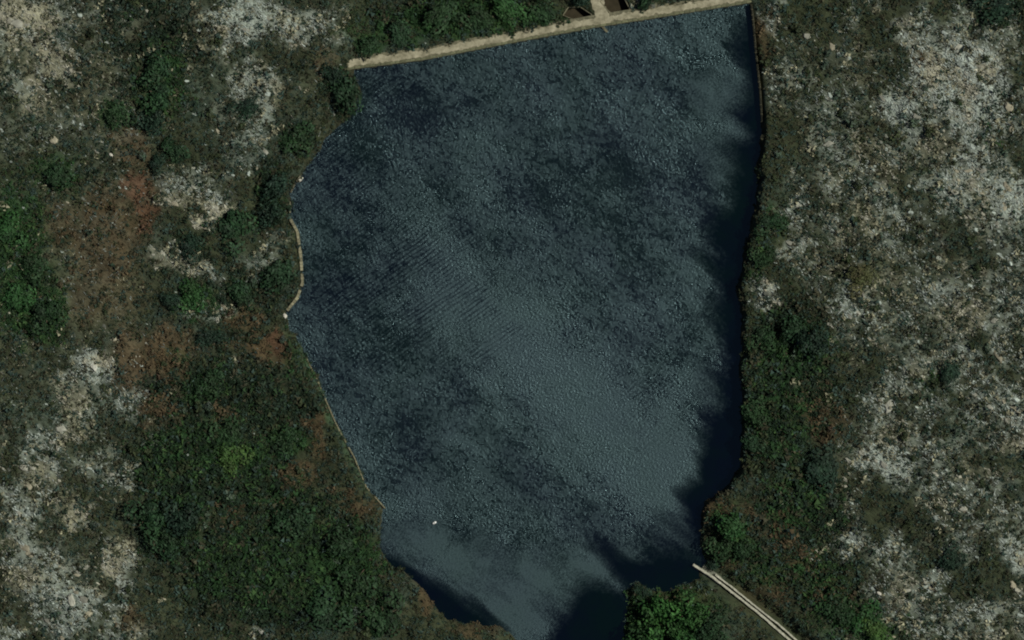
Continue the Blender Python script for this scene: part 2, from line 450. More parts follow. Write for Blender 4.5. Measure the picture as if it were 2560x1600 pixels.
gx = axis(-142, 142, 0.5, 2500); gy = axis(-94, 94, 0.5, 2500)
GX, GY = np.meshgrid(gx, gy)
PX = GX.ravel() / M_PER_PX + 1280; PY = 800 - GY.ravel() / M_PER_PX
Dg = lake_dist(PX, PY)
GZ = height(PX, PY, Dg)
def grid_faces(nx, ny):
    i = np.arange(nx * ny).reshape(ny, nx)
    return np.stack([i[:-1, :-1].ravel(), i[:-1, 1:].ravel(), i[1:, 1:].ravel(), i[1:, :-1].ravel()], 1)
gc = ground_color(PX, PY)
# smooth grassy strip at the water's edge on the lower left bank, damp dark rim elsewhere
strip = (1 - sstep(0.4, 2.6, Dg)) * sstep(0.0, 0.1, Dg) * sstep(830, 880, PY) * (1 - sstep(1180, 1260, PY)) * (PX < 1000)
mud = (1 - sstep(0.1, 1.3, Dg)) * .6
gc = gc * (1 - mud[:, None]) + lin((58, 54, 40)) * mud[:, None]
gc = gc * (1 - strip[:, None] * .8) + lin((62, 84, 62)) * strip[:, None] * .8
# pits for the two sunken basins
for bpoly in BASIN:
    bd = poly_dist(PX, PY, np.array(bpoly, float))
    GZ = np.where(bd < 0.2, GZ - 4.0, GZ)
me = np_mesh('terrain', np.stack([GX.ravel(), GY.ravel(), GZ], 1), grid_faces(len(gx), len(gy)), gc, True)
tag(mesh_obj('terrain', me, M['ground']), kind='structure')

CALM = [  # sheltered water that lies still and dark
    np.array([(1876,8),(1866,60),(1858,110),(1864,160),(1878,230),(1874,262),(1850,284),(1872,312),(1880,336),(1870,356),(1854,380),(1850,430),
     (1842,480),(1832,520),(1818,556),(1788,580),(1780,610),(1800,650),(1806,700),(1800,760),(1806,830),(1812,880),(1806,930),(1812,985),(1826,1010),
     (1806,1036),(1780,1066),(1758,1100),(1746,1160),(1730,1210),(1710,1240),(1706,1262),(1718,1300),(1738,1350),(1800,1330),(1900,1200),(1920,600),(1920,0)], float),
    np.array([(1516,1378),(1540,1392),(1580,1400),(1650,1390),(1690,1384),(1722,1398),(1742,1412),(1800,1460),(1660,1520),(1590,1500),(1560,1462),(1530,1440),(1526,1410)], float),
    np.array([(1448,1482),(1490,1470),(1530,1476),(1562,1488),(1600,1500),(1600,1800),(1350,1800),(1380,1600),(1405,1545),(1428,1512)], float),
    np.array([(940,1376),(985,1398),(1040,1432),(1090,1464),(1140,1490),(1190,1520),(1225,1550),(1250,1574),(1240,1600),(1100,1600),(1000,1440),(920,1400)], float),
]
wx = np.arange(-58, 64, 0.3); wy = np.arange(-100, 81, 0.3)
WX, WY = np.meshgrid(wx, wy)
WPX = WX.ravel() / M_PER_PX + 1280; WPY = 800 - WY.ravel() / M_PER_PX
# wisps stretched across the lake, away from the sheltering bank
ca, sa = math.cos(math.radians(38)), math.sin(math.radians(38))
U = (WPX * ca + WPY * sa); V = (-WPX * sa + WPY * ca)
wp1 = (fbm(U / 150, V / 45, 301) - 0.5) * 2; wp2 = (fbm(U / 60, V / 16, 331) - 0.5) * 2
wp3 = (fbm(U / 260, V / 38, 361, 3) - 0.5) * 2.6
still = np.zeros(len(WPX))
for q in CALM:
    dd = poly_dist(WPX + 16 * wp1 + 8 * wp2, WPY + 12 * wp1 + 8 * wp2, q) / M_PER_PX
    reach = 30 + 80 * np.clip(wp3, -.4, 1)                       # how far the lee reaches out differs from streak to streak
    still = np.maximum(still, 1 - sstep(-26, reach + 26, dd + 16 * wp2))
big = fbm(WPX / 300, WPY / 300, 351); fine = fbm(U / 90, V / 50, 371)
smooth_zone = blobs(WPX, WPY, [(1800,230,90,60,1),(1300,1480,160,110,1),(1180,1430,130,90,1),(1490,1410,90,60,1),(1030,1350,90,60,.9),(1780,400,70,80,.7),(1760,960,60,60,.6)], 1.0, 421)
DARKER = [(1560,450,230,140,.15),(1640,560,160,60,.14),(1250,980,200,90,.10),(1000,1120,90,70,.12),(960,330,120,80,.08)]
LIGHTER = [(1040,1345,100,50,.3),(1160,1400,120,50,.3),(1250,1470,120,60,.3),(1000,1290,60,60,.2),(1780,300,60,60,.25),(1800,420,40,60,.25),(1770,880,30,60,.3),(1810,200,60,80,.32),(1820,225,46,50,.6),(1835,335,46,24,.6),(1790,370,60,60,.2),(1660,1180,80,140,.4),(1740,960,70,60,.3),(1300,790,120,90,.2),(1260,1520,60,80,.6),(1320,1585,40,50,.7),(1470,1440,70,40,.5),
           (1180,1440,120,60,.2),(1500,1430,50,30,.3),(1720,1350,24,50,.6),(1540,1452,26,10,.5),(1690,1290,30,60,.5),(1100,1230,120,80,.2),(1380,1420,100,60,.25)]
tone = 0.37 + 0.35 * (big - 0.5) + 0.5 * (fine - 0.5) + 0.10 * wp2 + 0.16 * wp1 + 0.2 * (fbm(U / 26, V / 13, 471, 3) - .5) + 0.75 * (vnoise(U / 7.5, V / 4.5, 481) - .5) * (1 - .7 * smooth_zone)        # share of the glitter a stretch of water sends up
tone += 0.9 * blobs(WPX, WPY, LIGHTER, 0.8, 401) - 1.6 * blobs(WPX, WPY, DARKER, 0.9, 431)
band = np.abs((WPY - 700) - 0.83 * (WPX - 1080)) / 1.3
glint = (1 - sstep(10, 190, band + 70 * wp1)) * sstep(900, 1150, WPX)
tone += 0.55 * glint + 0.38 * smooth_zone
tone = np.clip(tone, 0.10, 1.0) * (1 - still)
rip = np.interp(tone, [0, .05, .24, .59, .91, 1], [0, .3, .47, .65, .82, 1])           # roughness that gives it
amp = np.clip((0.58 + 0.4 * fbm(WPX / 120, WPY / 120, 441)) * (0.85 + 0.3 * glint) * (1 - 0.75 * smooth_zone) * (1 - still) ** 1.5, 0.02, 1)
wd = poly_dist(WPX, WPY)
idx = grid_faces(len(wx), len(wy))
keep = (wd[idx] < 2.5).any(1)
idx = idx[keep]
used = np.unique(idx); remap = np.full(len(WPX), -1); remap[used] = np.arange(len(used))
wv = np.stack([WX.ravel(), WY.ravel(), np.zeros(len(WPX))], 1)[used]
trains = blobs(WPX, WPY, [(1000,720,260,240,1),(1180,800,160,120,1),(860,430,150,140,.8),(960,230,110,60,.8),(1690,1290,40,60,1),(1640,1000,90,150,.5)], 1.0, 461)
wc = np.stack([rip, amp, trains], 1)[used]
me = np_mesh('reservoir_water', wv, remap[idx], wc, True)
tag(mesh_obj('reservoir_water', me, M['water']), kind='structure')

# ------------------------------------------------------------------ dam, walls, channel
def ribbon(line, off0, off1, z0, z1, step=4.0, jit=0.0, seed=0):
    """closed prism following a pixel line: from off0 to off1 metres left of it (seen along the line), top at z1, bottom at z0"""
    pts = np.array(line, float); seg = np.r_[0, np.cumsum(np.hypot(*np.diff(pts, axis=0).T))]
    s = np.linspace(0, seg[-1], max(2, int(seg[-1] / step)))
    x = X(np.interp(s, seg, pts[:, 0])); y = Y(np.interp(s, seg, pts[:, 1]))
    tx, ty = np.gradient(x), np.gradient(y); L = np.hypot(tx, ty); nx_, ny_ = -ty / L, tx / L
    j0 = jit * (fbm(s / 9, s * 0 + .5, seed) - .5) * 2; j1 = jit * (fbm(s / 11, s * 0 + 4.5, seed + 4) - .5) * 2
    a = np.stack([x + nx_ * (off0 + j0), y + ny_ * (off0 + j0)], 1); b = np.stack([x + nx_ * (off1 + j1), y + ny_ * (off1 + j1)], 1)
    n = len(s); f = np.full(n, 1.0)
    v = np.concatenate([np.c_[a, f * z0], np.c_[a, f * z1], np.c_[b, f * z1], np.c_[b, f * z0]])
    F = []
    for k in range(n - 1):
        for q in range(4):
            r = (q + 1) % 4
            F.append((q * n + k, q * n + k + 1, r * n + k + 1, r * n + k))
    F.append((0, n, 2 * n, 3 * n)); F.append((n - 1, 4 * n - 1, 3 * n - 1, 2 * n - 1))
    return v, np.array(F)

def block_mesh(seed, cham=0.07):
    """unit stone block, chamfered top and uneven faces"""
    r = np.random.default_rng(seed)
    def ring(s, z): return [(sx * s[0], sy * s[1], z) for sx, sy in ((-1, -1), (1, -1), (1, 1), (-1, 1))]
    v = np.array(ring((.5, .5), 0) + ring((.5, .5), 1 - cham * 1.2) + ring((.5 - cham * .6, .5 - cham), 1.0))
    v[4:] += (r.random((8, 3)) - .5) * 0.06
    f = []
    for k in (0, 4):
        for q in range(4): f.append((k + q, k + (q + 1) % 4, k + 4 + (q + 1) % 4, k + 4 + q))
    f.append((8, 9, 10, 11)); f.append((3, 2, 1, 0))
    return np_mesh('stone_block', v, np.array(f))

BLOCKS = [block_mesh(i) for i in range(6)]
for b_ in BLOCKS: b_.materials.append(M['stone'])

def block_row(parent, line, length, width, z0, z1, off, name, color, vary=0.16, zj=0.08, skip=0.0):
    pts = np.array(line, float); seg = np.r_[0, np.cumsum(np.hypot(*np.diff(pts, axis=0).T))] * M_PER_PX
    s = 0.0
    while s < seg[-1] - length * .4:
        ln = length * random.uniform(.8, 1.2)
        c = s + ln / 2; s += ln
        if random.random() < skip: continue
        x = float(X(np.interp(c, seg, pts[:, 0]))); y = float(Y(np.interp(c, seg, pts[:, 1])))
        x2 = float(X(np.interp(c + .3, seg, pts[:, 0]))); y2 = float(Y(np.interp(c + .3, seg, pts[:, 1])))
        x1 = float(X(np.interp(c - .3, seg, pts[:, 0]))); y1 = float(Y(np.interp(c - .3, seg, pts[:, 1])))
        a = math.atan2(y2 - y1, x2 - x1)
        o = bpy.data.objects.new(name, random.choice(BLOCKS))
        o.location = (x - math.sin(a) * off, y + math.cos(a) * off, z0)
        o.rotation_euler = (0, 0, a + random.uniform(-.03, .03))
        o.scale = (ln * .95, width * random.uniform(.85, 1.1), z1 - z0 + random.uniform(-zj, zj))
        k = 1 + random.uniform(-vary, vary)
        o.color = (*(np.array(lin(color)) * k), 1)
        o.parent = parent
        link(o)

DAM_LINE = [(860,177),(887,172),(1058,150),(1270,109),(1480,70),(1700,35),(1876,7)]
dam = empty('dam_wall', (0, 0, 0))
tag(dam, 'long straight masonry dam wall with pale sandy crest along the top shore', 'dam')
v, f = ribbon(DAM_LINE, -0.05, 3.1, -3.5, 0.93)
mesh_obj('wall_core', np_mesh('wall_core', v, f), M['masonry'], dam)
v, f = ribbon(DAM_LINE, 0.75, 2.35, 0.90, 1.02, 2.5, 0.75, 9)
mesh_obj('crest_surface', np_mesh('crest_surface', v, f), M['sand'], dam)
block_row(dam, DAM_LINE, 1.3, 0.5, 0.6, 1.22, 0.3, 'coping_stone', (108, 110, 84), .25)
# stub of the draw-off pier at the water side
v, f = ribbon([(1503, 62), (1511, 72), (1519, 80)], -0.3, 0.3, -3, 0.3, 4)
mesh_obj('outlet_pier', np_mesh('outlet_pier', v, f), M['masonry'], dam)

v, f = ribbon([(1512, 62), (1508, 40), (1496, 16), (1490, -30)], -1.5, 1.7, -3.0, 0.0, 4.0, 0.6, 31)
# the ramp lies on the ground: lift its top to the terrain
tpx = v[:, 0] / M_PER_PX + 1280; tpy = 800 - v[:, 1] / M_PER_PX
hz = height(tpx, tpy)
v[:, 2] = np.where(v[:, 2] > -1, hz + 0.14, hz - 0.6)
tag(mesh_obj('ramp_path', np_mesh('ramp_path', v, f), M['sand']), kind='structure')

for k, (bp, lab) in enumerate(zip(BASIN, ('dark sunken basin below the dam crest, left of the sandy ramp',
                                           'dark sunken basin below the dam crest, right of the sandy ramp'))):
    q = np.array(bp, float); c = q.mean(0)
    hc = float(height(np.array([c[0]]), np.array([c[1]]))[0])
    b = empty('sunken_basin', (float(X(c[0])), float(Y(c[1])), hc - 2.2)); tag(b, lab, 'basin', 'sunken basins below the dam')
    ring = np.stack([X(q[:, 0]), Y(q[:, 1])], 1) - np.array([b.location[0], b.location[1]])
    n = len(ring)
    fl = np.c_[ring * 1.02, np.zeros(n)]
    mesh_obj('floor', np_mesh('floor', fl, np.array([list(range(n))[::-1]])), M['murk'], b)
    vv = []; ff = []
    out = ring * (1 + 0.28 / np.linalg.norm(ring, axis=1, keepdims=True))
    hh = height(q[:, 0], q[:, 1]) - b.location[2] + 0.15
    v = np.concatenate([np.c_[ring, np.full(n, -1.0)], np.c_[ring, hh], np.c_[out, hh], np.c_[out, np.full(n, -1.0)]])
    for i in range(n):
        j = (i + 1) % n
        for a in range(4):
            r = (a + 1) % 4
            ff.append((a * n + i, a * n + j, r * n + j, r * n + i))
    mesh_obj('rim_wall', np_mesh('rim_wall', v, np.array(ff)), M['masonry'], b)

ew = empty('retaining_wall', (0, 0, 0))
tag(ew, 'straight olive brown stone retaining wall at the upper right shore', 'wall')
EW = [(1876,12),(1881,60),(1887,130),(1897,220),(1903,305)]
v, f = ribbon(EW, -0.05, 0.45, -3, 1.5)
mesh_obj('wall_core', np_mesh('wall_core', v, f), M['masonry'], ew)
block_row(ew, EW, 1.4, 0.4, 1.2, 1.8, 0.2, 'coping_stone', (36, 37, 29))

ww = empty('shore_wall', (0, 0, 0))
tag(ww, 'pale beige curved stone kerb along the left shore beside dark bushes', 'wall')
WWL = [(727,548),(744,578),(753,641),(757,708),(744,745),(720,775)]
block_row(ww, WWL, 0.9, 0.75, -0.6, 0.75, -0.1, 'stone', (140, 136, 110), .3, .15, .06)
block_row(ww, [(752,440),(738,460),(727,484),(726,520),(727,546)], 1.0, 0.4, -0.6, 0.6, -0.1, 'stone', (104, 102, 84), .3, .15, .2)
lw = empty('bank_edging', (0, 0, 0))
tag(lw, 'thin line of grey stones edging the lower left bank', 'wall')
block_row(lw, [(766,894),(796,954),(818,1006),(837,1050),(850,1077),(887,1144),(917,1218),(961,1267)], 1.1, 0.34, -0.5, 0.42, -0.1, 'stone', (128, 124, 98), .2, .1, .12)

ch = empty('concrete_channel', (float(X(1760)), float(Y(1425)), 0.2))
tag(ch, 'pale concrete water channel running from the reservoir to the lower right corner', 'channel')
def child_local(o, par):
    o.parent = par
    o.location = -par.location
    return o
v, f = ribbon([(1755,1420)] + CHAN_MID[1:], -1.0, 1.0, -1.0, 0.36, 4)
child_local(mesh_obj('channel_floor', np_mesh('channel_floor', v, f), M['channel_bed']), ch)
for ln_, nm, wd_, zt in ((CHAN_L, 'left', .27, 1.25), (CHAN_R, 'right', .2, 1.5)):
    v, f = ribbon(ln_, -wd_, wd_, -1.2, zt, 4, 0.16, 3)
    child_local(mesh_obj('channel_wall', np_mesh('channel_wall', v, f), M['concrete']), ch)

# ------------------------------------------------------------------ rocks
def rock_arrays(c, L, W, H, th, rng):
    """many irregular rocks: two rings of six and a cap, 18 triangles each"""
    N = len(c); k = 6
    a = np.linspace(0, 2 * np.pi, k, endpoint=False)[None] + rng.uniform(-.3, .3, (N, k))
    r0 = rng.uniform(.8, 1.15, (N, k)); r1 = r0 * rng.uniform(.5, .85, (N, k))
    z1 = rng.uniform(.65, 1.1, (N, k))
    def place(lx, ly, lz):
        x = lx * L[:, None] * .5; y = ly * W[:, None] * .5
        ct, st = np.cos(th)[:, None], np.sin(th)[:, None]
        return np.stack([c[:, 0:1] + x * ct - y * st, c[:, 1:2] + x * st + y * ct, c[:, 2:3] + lz * H[:, None]], -1)
    A = place(np.cos(a) * r0, np.sin(a) * r0, np.full((N, k), -.5))
    B = place(np.cos(a) * r1, np.sin(a) * r1, z1)
    T = place(rng.uniform(-.2, .2, (N, 1)), rng.uniform(-.2, .2, (N, 1)), rng.uniform(.9, 1.2, (N, 1)))
    v = np.concatenate([A, B, T], 1)
    F = []
    for i in range(k):
        j = (i + 1) % k
        F += [(i, j, k + j), (i, k + j, k + i), (k + i, k + j, 2 * k)]
    F = np.array(F)
    return v.reshape(-1, 3), (F[None] + (np.arange(N) * (2 * k + 1))[:, None, None]).reshape(-1, 3), 2 * k + 1

def clear_of_built(px, py, m=0.3):
    d = lake_dist(px, py)
    ok = d > m
    dn = (DAM_Y(px) - py) * M_PER_PX
    ok &= ~((dn > -1) & (dn < 1.9 + 1.9 * (fbm(px / 22, py * 0, 71) - .2)) & (px > 870) & (px < 1890))
    ok &= line_dist(px, py, CHAN_MID) > 24
    ok &= ~((px > 1860) & (px < 1925) & (py < 310) & (d < 1.5))
    for b in BASIN: ok &= poly_dist(px, py, np.array(b, float)) > 0.6
    ok &= ~((np.abs(px - np.interp(py, [-30, 16, 40, 62], [1490, 1496, 1508, 1512])) < 19) & (py < 64))
    return ok

def scatter(n, seed):
    r = np.random.default_rng(seed)
    return r.uniform(-120, 2680, n), r.uniform(-100, 1700, n), r

JOINT = math.radians(-38)
px, py, r = scatter(150000, 5)
rock, grn, brn, drk = fields(px, py)
str_n = fbm((px * ca + py * sa) / 70, (-px * sa + py * ca) / 12, 501)      # streaks along the joints
pr = np.clip(rock, 0, 1) ** 1.7 * sstep(0.40, 0.62, str_n) * (1 - .7 * np.clip(grn, 0, 1)) * 0.85 + 0.004 + .3 * blobs(px, py, CLEAR, .8, 33)
ok = (r.random(len(px)) < pr) & clear_of_built(px, py, 0.6)
px, py = px[ok], py[ok]; rk = rock[ok]
N = len(px)
L = r.lognormal(-0.40, 0.5, N).clip(.25, 2.2); W = L * r.uniform(.25, .7, N); H = W * r.uniform(.12, .35, N)
th = JOINT + r.normal(0, .35, N)
z = height(px, py)
v, f, per = rock_arrays(np.stack([X(px), Y(py), z], 1), L, W, H, th, r)
tn = fbm(px / 90, py / 90, 260)
base = np.where((tn > .6)[:, None], lin((170, 168, 150)), lin((164, 174, 164)))
base = np.where((r.random(N) < .3)[:, None], lin((120, 124, 112)), base)
base = base * r.uniform(.5, 1.1, (N, 1))
base[r.random(N) < .12] *= 1.5
base = base.clip(0, .72)
me = np_mesh('rock_rubble', v, f, np.repeat(base, per, 0))
tag(mesh_obj('rock_rubble', me, M['rubble']), 'loose pale sandstone rubble strewn over the slopes', 'rubble', kind='stuff')
print('rubble', N)

# single rocks
def rock_proto(seed):
    r = np.random.default_rng(seed)
    nr, k = 4, 8
    ang = np.linspace(0, 2 * np.pi, k, endpoint=False) + r.uniform(-.15, .15, k)
    prof = r.uniform(.6, 1.2, k)
    v = []
    for i, (s, zz) in enumerate(((1.05, -.5), (.95, .35), (.78, .8), (.4, .9))):
        for j in range(k):
            rr = prof[j] * s * .5 * r.uniform(.93, 1.07)
            v.append((math.cos(ang[j]) * rr, math.sin(ang[j]) * rr, zz + r.uniform(-.1, .1) * (i > 0)))
    v.append((0, 0, 1.0 + r.uniform(-.1, .1)))
    F = []
    for i in range(nr - 1):
        for j in range(k):
            j2 = (j + 1) % k
            F += [(i * k + j, i * k + j2, (i + 1) * k + j2), (i * k + j, (i + 1) * k + j2, (i + 1) * k + j)]
    for j in range(k): F.append(((nr - 1) * k + j, (nr - 1) * k + (j + 1) % k, nr * k))
    me = np_mesh('rock', np.array(v), np.array(F)); me.materials.append(M['rock'])
    return me
ROCKS = [rock_proto(40 + i) for i in range(7)]

LANDMARKS = [(30,20,'the upper left corner'),(2530,20,'the upper right corner'),(30,1580,'the lower left corner'),(2530,1580,'the lower right corner'),
 (2550,800,'the middle of the right edge'),(10,1000,'the left edge below its middle'),(866,232,'the big bush at the left dam end'),(690,490,'the blackish shore trees'),
 (472,745,'the vivid green round bush'),(395,230,'the upper left thicket'),(355,500,'the upper red-brown patch'),(420,880,'the large red-brown patch'),
 (50,680,'the bright green bushes at the left edge'),(585,1145,'the yellow-green tree'),(410,1300,'the dark lower left thicket'),(890,1450,'the green trees on the bottom left bank'),
 (1000,85,'the dark bush behind the dam'),(1826,1330,'the bright green bush near the channel mouth'),(1900,1500,'the concrete channel'),(2170,1560,'the bright shrubs at the lower right'),
 (2010,840,'the dark bush cluster above the right bank'),(1915,730,'the white rock patch by the right bank'),(2400,190,'the palest clearing at the upper right'),
 (2050,1180,'the wide dark bush at lower right'),(2215,1145,'the pale patch on the lower right slope'),(2380,1390,'the dark bush among lower right rocks'),
 (2375,930,'the dark bush among right edge rocks'),(2150,700,'the grey olive bush right of the reservoir'),(1900,200,'the upper right retaining wall'),
 (2400,440,'the pale streaks below the upper right clearing'),(236,917,'the bright white slab at the left'),(655,1578,'the lone slab at the bottom edge'),
 (2150,450,'the stony ground level with the reservoir top'),(610,272,'the grey-green bush below streaked rocks'),(730,1300,'the dark tree below the tan patch'),
 (1640,1540,'the tall tree at the bottom edge'),(560,1085,'the green tree in the lower left scrub'),(250,1480,'the stony slope near the bottom left')]
ORD = ['nearest', 'second nearest', 'third nearest', 'fourth nearest', 'fifth nearest', 'sixth nearest', 'seventh nearest', 'eighth nearest', 'ninth nearest',
       'tenth nearest', '11th nearest', '12th nearest', '13th nearest', '14th nearest', '15th nearest', '16th nearest']
def name_by_place(items):
    """items: (object, look, px, py). Label each by its look and its rank of closeness on one side of the closest landmark."""
    bins = {}
    for o, look, x, y in items:
        d, k = min((math.hypot(x - q[0], y - q[1]), i) for i, q in enumerate(LANDMARKS))
        dx, dy = x - LANDMARKS[k][0], y - LANDMARKS[k][1]
        side = ('right of' if dx > 0 else 'left of') if abs(dx) > abs(dy) else ('below' if dy > 0 else 'above')
        bins.setdefault((look, k, side), []).append((d, o))
    for (look, k, side), lst in bins.items():
        lst.sort(key=lambda t: t[0])
        for i, (d, o) in enumerate(lst):
            o['label'] = f'{look}, {ORD[min(i, 15)]} {side} {LANDMARKS[k][2]}' if len(lst) > 1 else f'{look} {side} {LANDMARKS[k][2]}'

def add_rock(px, py, L, W, H, th, col, label, group, name='rock'):
    o = bpy.data.objects.new(name, random.choice(ROCKS))
    z = float(height(np.array([px]), np.array([py]))[0])
    o.location = (float(X(px)), float(Y(py)), z + 0.02)
    o.rotation_euler = (random.uniform(-.12, .12), random.uniform(-.12, .12), th)
    o.scale = (L, W, H)
    o.color = (*col, 1)
    tag(o, label, 'rock', group)
    return link(o)

px, py, r = scatter(30000, 77)
rock, grn, brn, drk = fields(px, py)
inb = (px > 5) & (px < 2555) & (py > 5) & (py < 1595)
str_n = fbm((px * ca + py * sa) / 70, (-px * sa + py * ca) / 12, 501)
pr = np.clip(rock, 0, 1) ** 2.2 * sstep(.45, .65, str_n)
sel = np.where((r.random(len(px)) < pr) & inb & clear_of_built(px, py, 1.5))[0][:285]
SINGLE = []
for i in sel:
    L = float(np.clip(r.lognormal(.5, .4), 1.1, 3.8)); W = L * r.uniform(.3, .65)
    warm = r.random() < .3
    col = (lin((176, 170, 146)) if warm else lin((176, 176, 160))) * r.uniform(.5, 1.05)
    tone = 'tan' if warm else 'grey'
    look = (f'large {tone} slab' if L > 2.2 else f'long {tone} rock' if W < .42 * L else f'{tone} rock')
    SINGLE.append((add_rock(px[i], py[i], L, W, W * r.uniform(.12, .3), JOINT + r.normal(0, .4), col, look, 'single rocks on the slopes'), look, px[i], py[i]))
name_by_place(SINGLE)
WHITE_R = lin((220, 216, 200))
add_rock(751, 449, 2.3, 0.9, 0.5, math.radians(52), WHITE_R, 'white elongated slab on the left shore beside the tall dark bush', None, 'stone_slab')
add_rock(712, 789, 1.5, 0.9, 0.6, math.radians(-50), WHITE_R, 'small white rock at the point where the pale kerb ends', None)
add_rock(1952, 1258, 1.3, 0.8, 0.6, 0.1, WHITE_R, 'lone white rock in dark scrub right of the lower bank', None)
add_rock(2040, 1377, 1.2, 0.7, 0.6, -1.0, WHITE_R, 'lone white rock above the brown grass near the channel', None)
add_rock(2196, 1482, 1.9, 0.9, 0.6, -.5, WHITE_R, 'lone white slab between dark scrub and bright green shrub, lower right', None, 'stone_slab')
add_rock(655, 1578, 2.0, 1.2, 0.6, -.5, lin((170, 170, 158)), 'pale slab lying alone in dark scrub at the bottom edge', None, 'stone_slab')
add_rock(279, 388, 1.3, 0.8, 0.6, -.4, WHITE_R, 'small white rock beside the upper red-brown patch', None)
add_rock(236, 917, 2.6, 1.6, 0.7, -1.2, lin((205, 205, 190)), 'bright white slab at the top of the lower left stony slope', None, 'stone_slab')

# white float on the water
fl = empty('float', (float(X(1086)), float(Y(1307)), 0)); fl.rotation_euler = (0, 0, math.radians(28))
tag(fl, 'tiny white float lying on the rippled water near the lower left bank', 'float')
k = 12; vv = []
for s, x_ in ((.15, -.55), (.75, -.45), (1, -.2), (1, .2), (.75, .45), (.15, .55)):
    for j in range(k):
        a = 2 * math.pi * j / k; vv.append((x_, math.cos(a) * .3 * s, math.sin(a) * .3 * s + .12))
F = [(i * k + j, i * k + (j + 1) % k, (i + 1) * k + (j + 1) % k, (i + 1) * k + j) for i in range(5) for j in range(k)]
mesh_obj('drum', np_mesh('drum', np.array(vv), np.array(F), None, True), M['white'], fl)
vv = []; 
for x_ in (-.06, .06):
    for j in range(k):
        a = 2 * math.pi * j / k; vv.append((x_, math.cos(a) * .315, math.sin(a) * .315 + .12))
F = [(j, (j + 1) % k, k + (j + 1) % k, k + j) for j in range(k)]
mesh_obj('band', np_mesh('band', np.array(vv), np.array(F), None, True), M['rope'], fl)

# ------------------------------------------------------------------ vegetation
def scrub_mesh(px, py, R, Hh, col, rng, K=9):
    N = len(px)
    z = height(px, py)
    c = np.stack([X(px), Y(py), z], 1)
    ph = rng.uniform(0, 2 * np.pi, (N, K)); s = np.sqrt(rng.random((N, K)))
    ctr = np.stack([c[:, 0:1] + np.cos(ph) * s * R[:, None], c[:, 1:2] + np.sin(ph) * s * R[:, None],
                    c[:, 2:3] + Hh[:, None] * np.sqrt(1 - .8 * s * s) * rng.uniform(.6, 1.1, (N, K))], -1)
    t1 = rng.normal(0, 1, (N, K, 3)); t2 = rng.normal(0, 1, (N, K, 3)); t1[..., 2] *= .5; t2[..., 2] *= .5
    t1 /= np.linalg.norm(t1, axis=-1, keepdims=True); t2 /= np.linalg.norm(t2, axis=-1, keepdims=True)
    sz = (R * .62)[:, None, None] * rng.uniform(.6, 1.2, (N, K, 1))
    v = np.stack([ctr - (t1 + t2) * sz * .4, ctr + t1 * sz, ctr + t2 * sz], 2).reshape(-1, 3)
    f = np.arange(len(v)).reshape(-1, 3)
    cc = np.repeat(col[:, None] * rng.uniform(.65, 1.35, (N, K, 1)), 3, axis=1).reshape(-1, 3)
    return np_mesh('scrub', v, f, cc)

px, py, r = scatter(230000, 9)
rock, grn, brn, drk = fields(px, py)
vd = fbm(px / 30, py / 30, 601)
str_n = fbm((px * ca + py * sa) / 70, (-px * sa + py * ca) / 12, 501)
pr = np.clip(.62 + .4 * drk + .3 * grn - .3 * brn - .45 * rock * sstep(.4, .6, str_n), .1, 1) * sstep(.15, .45, vd)
ok = (r.random(len(px)) < pr) & clear_of_built(px, py, 0.05)
px, py, rock, grn, brn, drk = (q[ok] for q in (px, py, rock, grn, brn, drk))
N = len(px)
red = blobs(px, py, [b for b in BROWN if b[4] >= 0.9], 0.5, 81)
u = r.random(N)
pal = [lin((52, 60, 38)), lin((40, 56, 42)), lin((60, 60, 44)), lin((54, 72, 64))]
col = np.array(pal)[r.integers(0, 4, N)]
def put(mask, c): col[mask] = c
put(u < drk * .85, lin((28, 44, 29))); put((u < drk * .85) & (r.random(N) < .25), lin((44, 66, 38)))
put(r.random(N) < brn * .7, lin((82, 71, 51)))
put(r.random(N) < red * .6, lin((92, 70, 53)))
g = r.random(N) < grn * .85
put(g, lin((37, 63, 34))); put(g & (r.random(N) < .3), lin((54, 78, 42)))
put((r.random(N) < rock ** 2 * .35), lin((146, 144, 118)))
col = col * r.uniform(.8, 1.2, (N, 1)) * (.75 + .5 * fbm(px / 50, py / 50, 640))[:, None]
R = r.lognormal(-.9, .4, N).clip(.2, 1.1) * (1 + .6 * np.clip(drk, 0, 1) + .25 * np.clip(grn, 0, 1)); Hh = R * r.uniform(.5, 1.1, N)
print('scrub', N)
me = scrub_mesh(px, py, R, Hh, col, r, 8)
tag(mesh_obj('ground_scrub', me, M['scrub']), 'low mixed heath and dry grass covering the slopes', 'scrub', kind='stuff')

# dry grass and dead stems, combed along the joints
px, py, r = scatter(330000, 19)
rock, grn, brn, drk = fields(px, py)
str_n = fbm((px * ca + py * sa) / 60, (-px * sa + py * ca) / 9, 701)
pt = fbm(px / 45, py / 45, 711)
pr = (1.25 * np.clip(rock, 0, 1) ** 1.7 * sstep(.38, .6, str_n) * sstep(.3, .5, pt) + .02 * brn + .005 + .6 * blobs(px, py, CLEAR, .8, 33)) * (1 - .6 * np.clip(drk, 0, 1))
ok = (r.random(len(px)) < pr * .9) & clear_of_built(px, py, 0.6)
px, py = px[ok], py[ok]; N = len(px)
z = height(px, py) + r.uniform(.05, .35, N)
th = JOINT + r.normal(0, .45, N) + (r.random(N) < .25) * r.uniform(-1.5, 1.5, N); Lg = r.lognormal(-.25, .4, N).clip(.3, 2.2) * .5; Wg = r.uniform(.05, .13, N)
dx, dy = np.cos(th), np.sin(th); c = np.stack([X(px), Y(py), z], 1); tl = r.normal(0, .18, N)
e = np.stack([dx * Lg, dy * Lg, tl * Lg], 1); w_ = np.stack([-dy * Wg, dx * Wg, r.normal(0, .3, N) * Wg], 1)
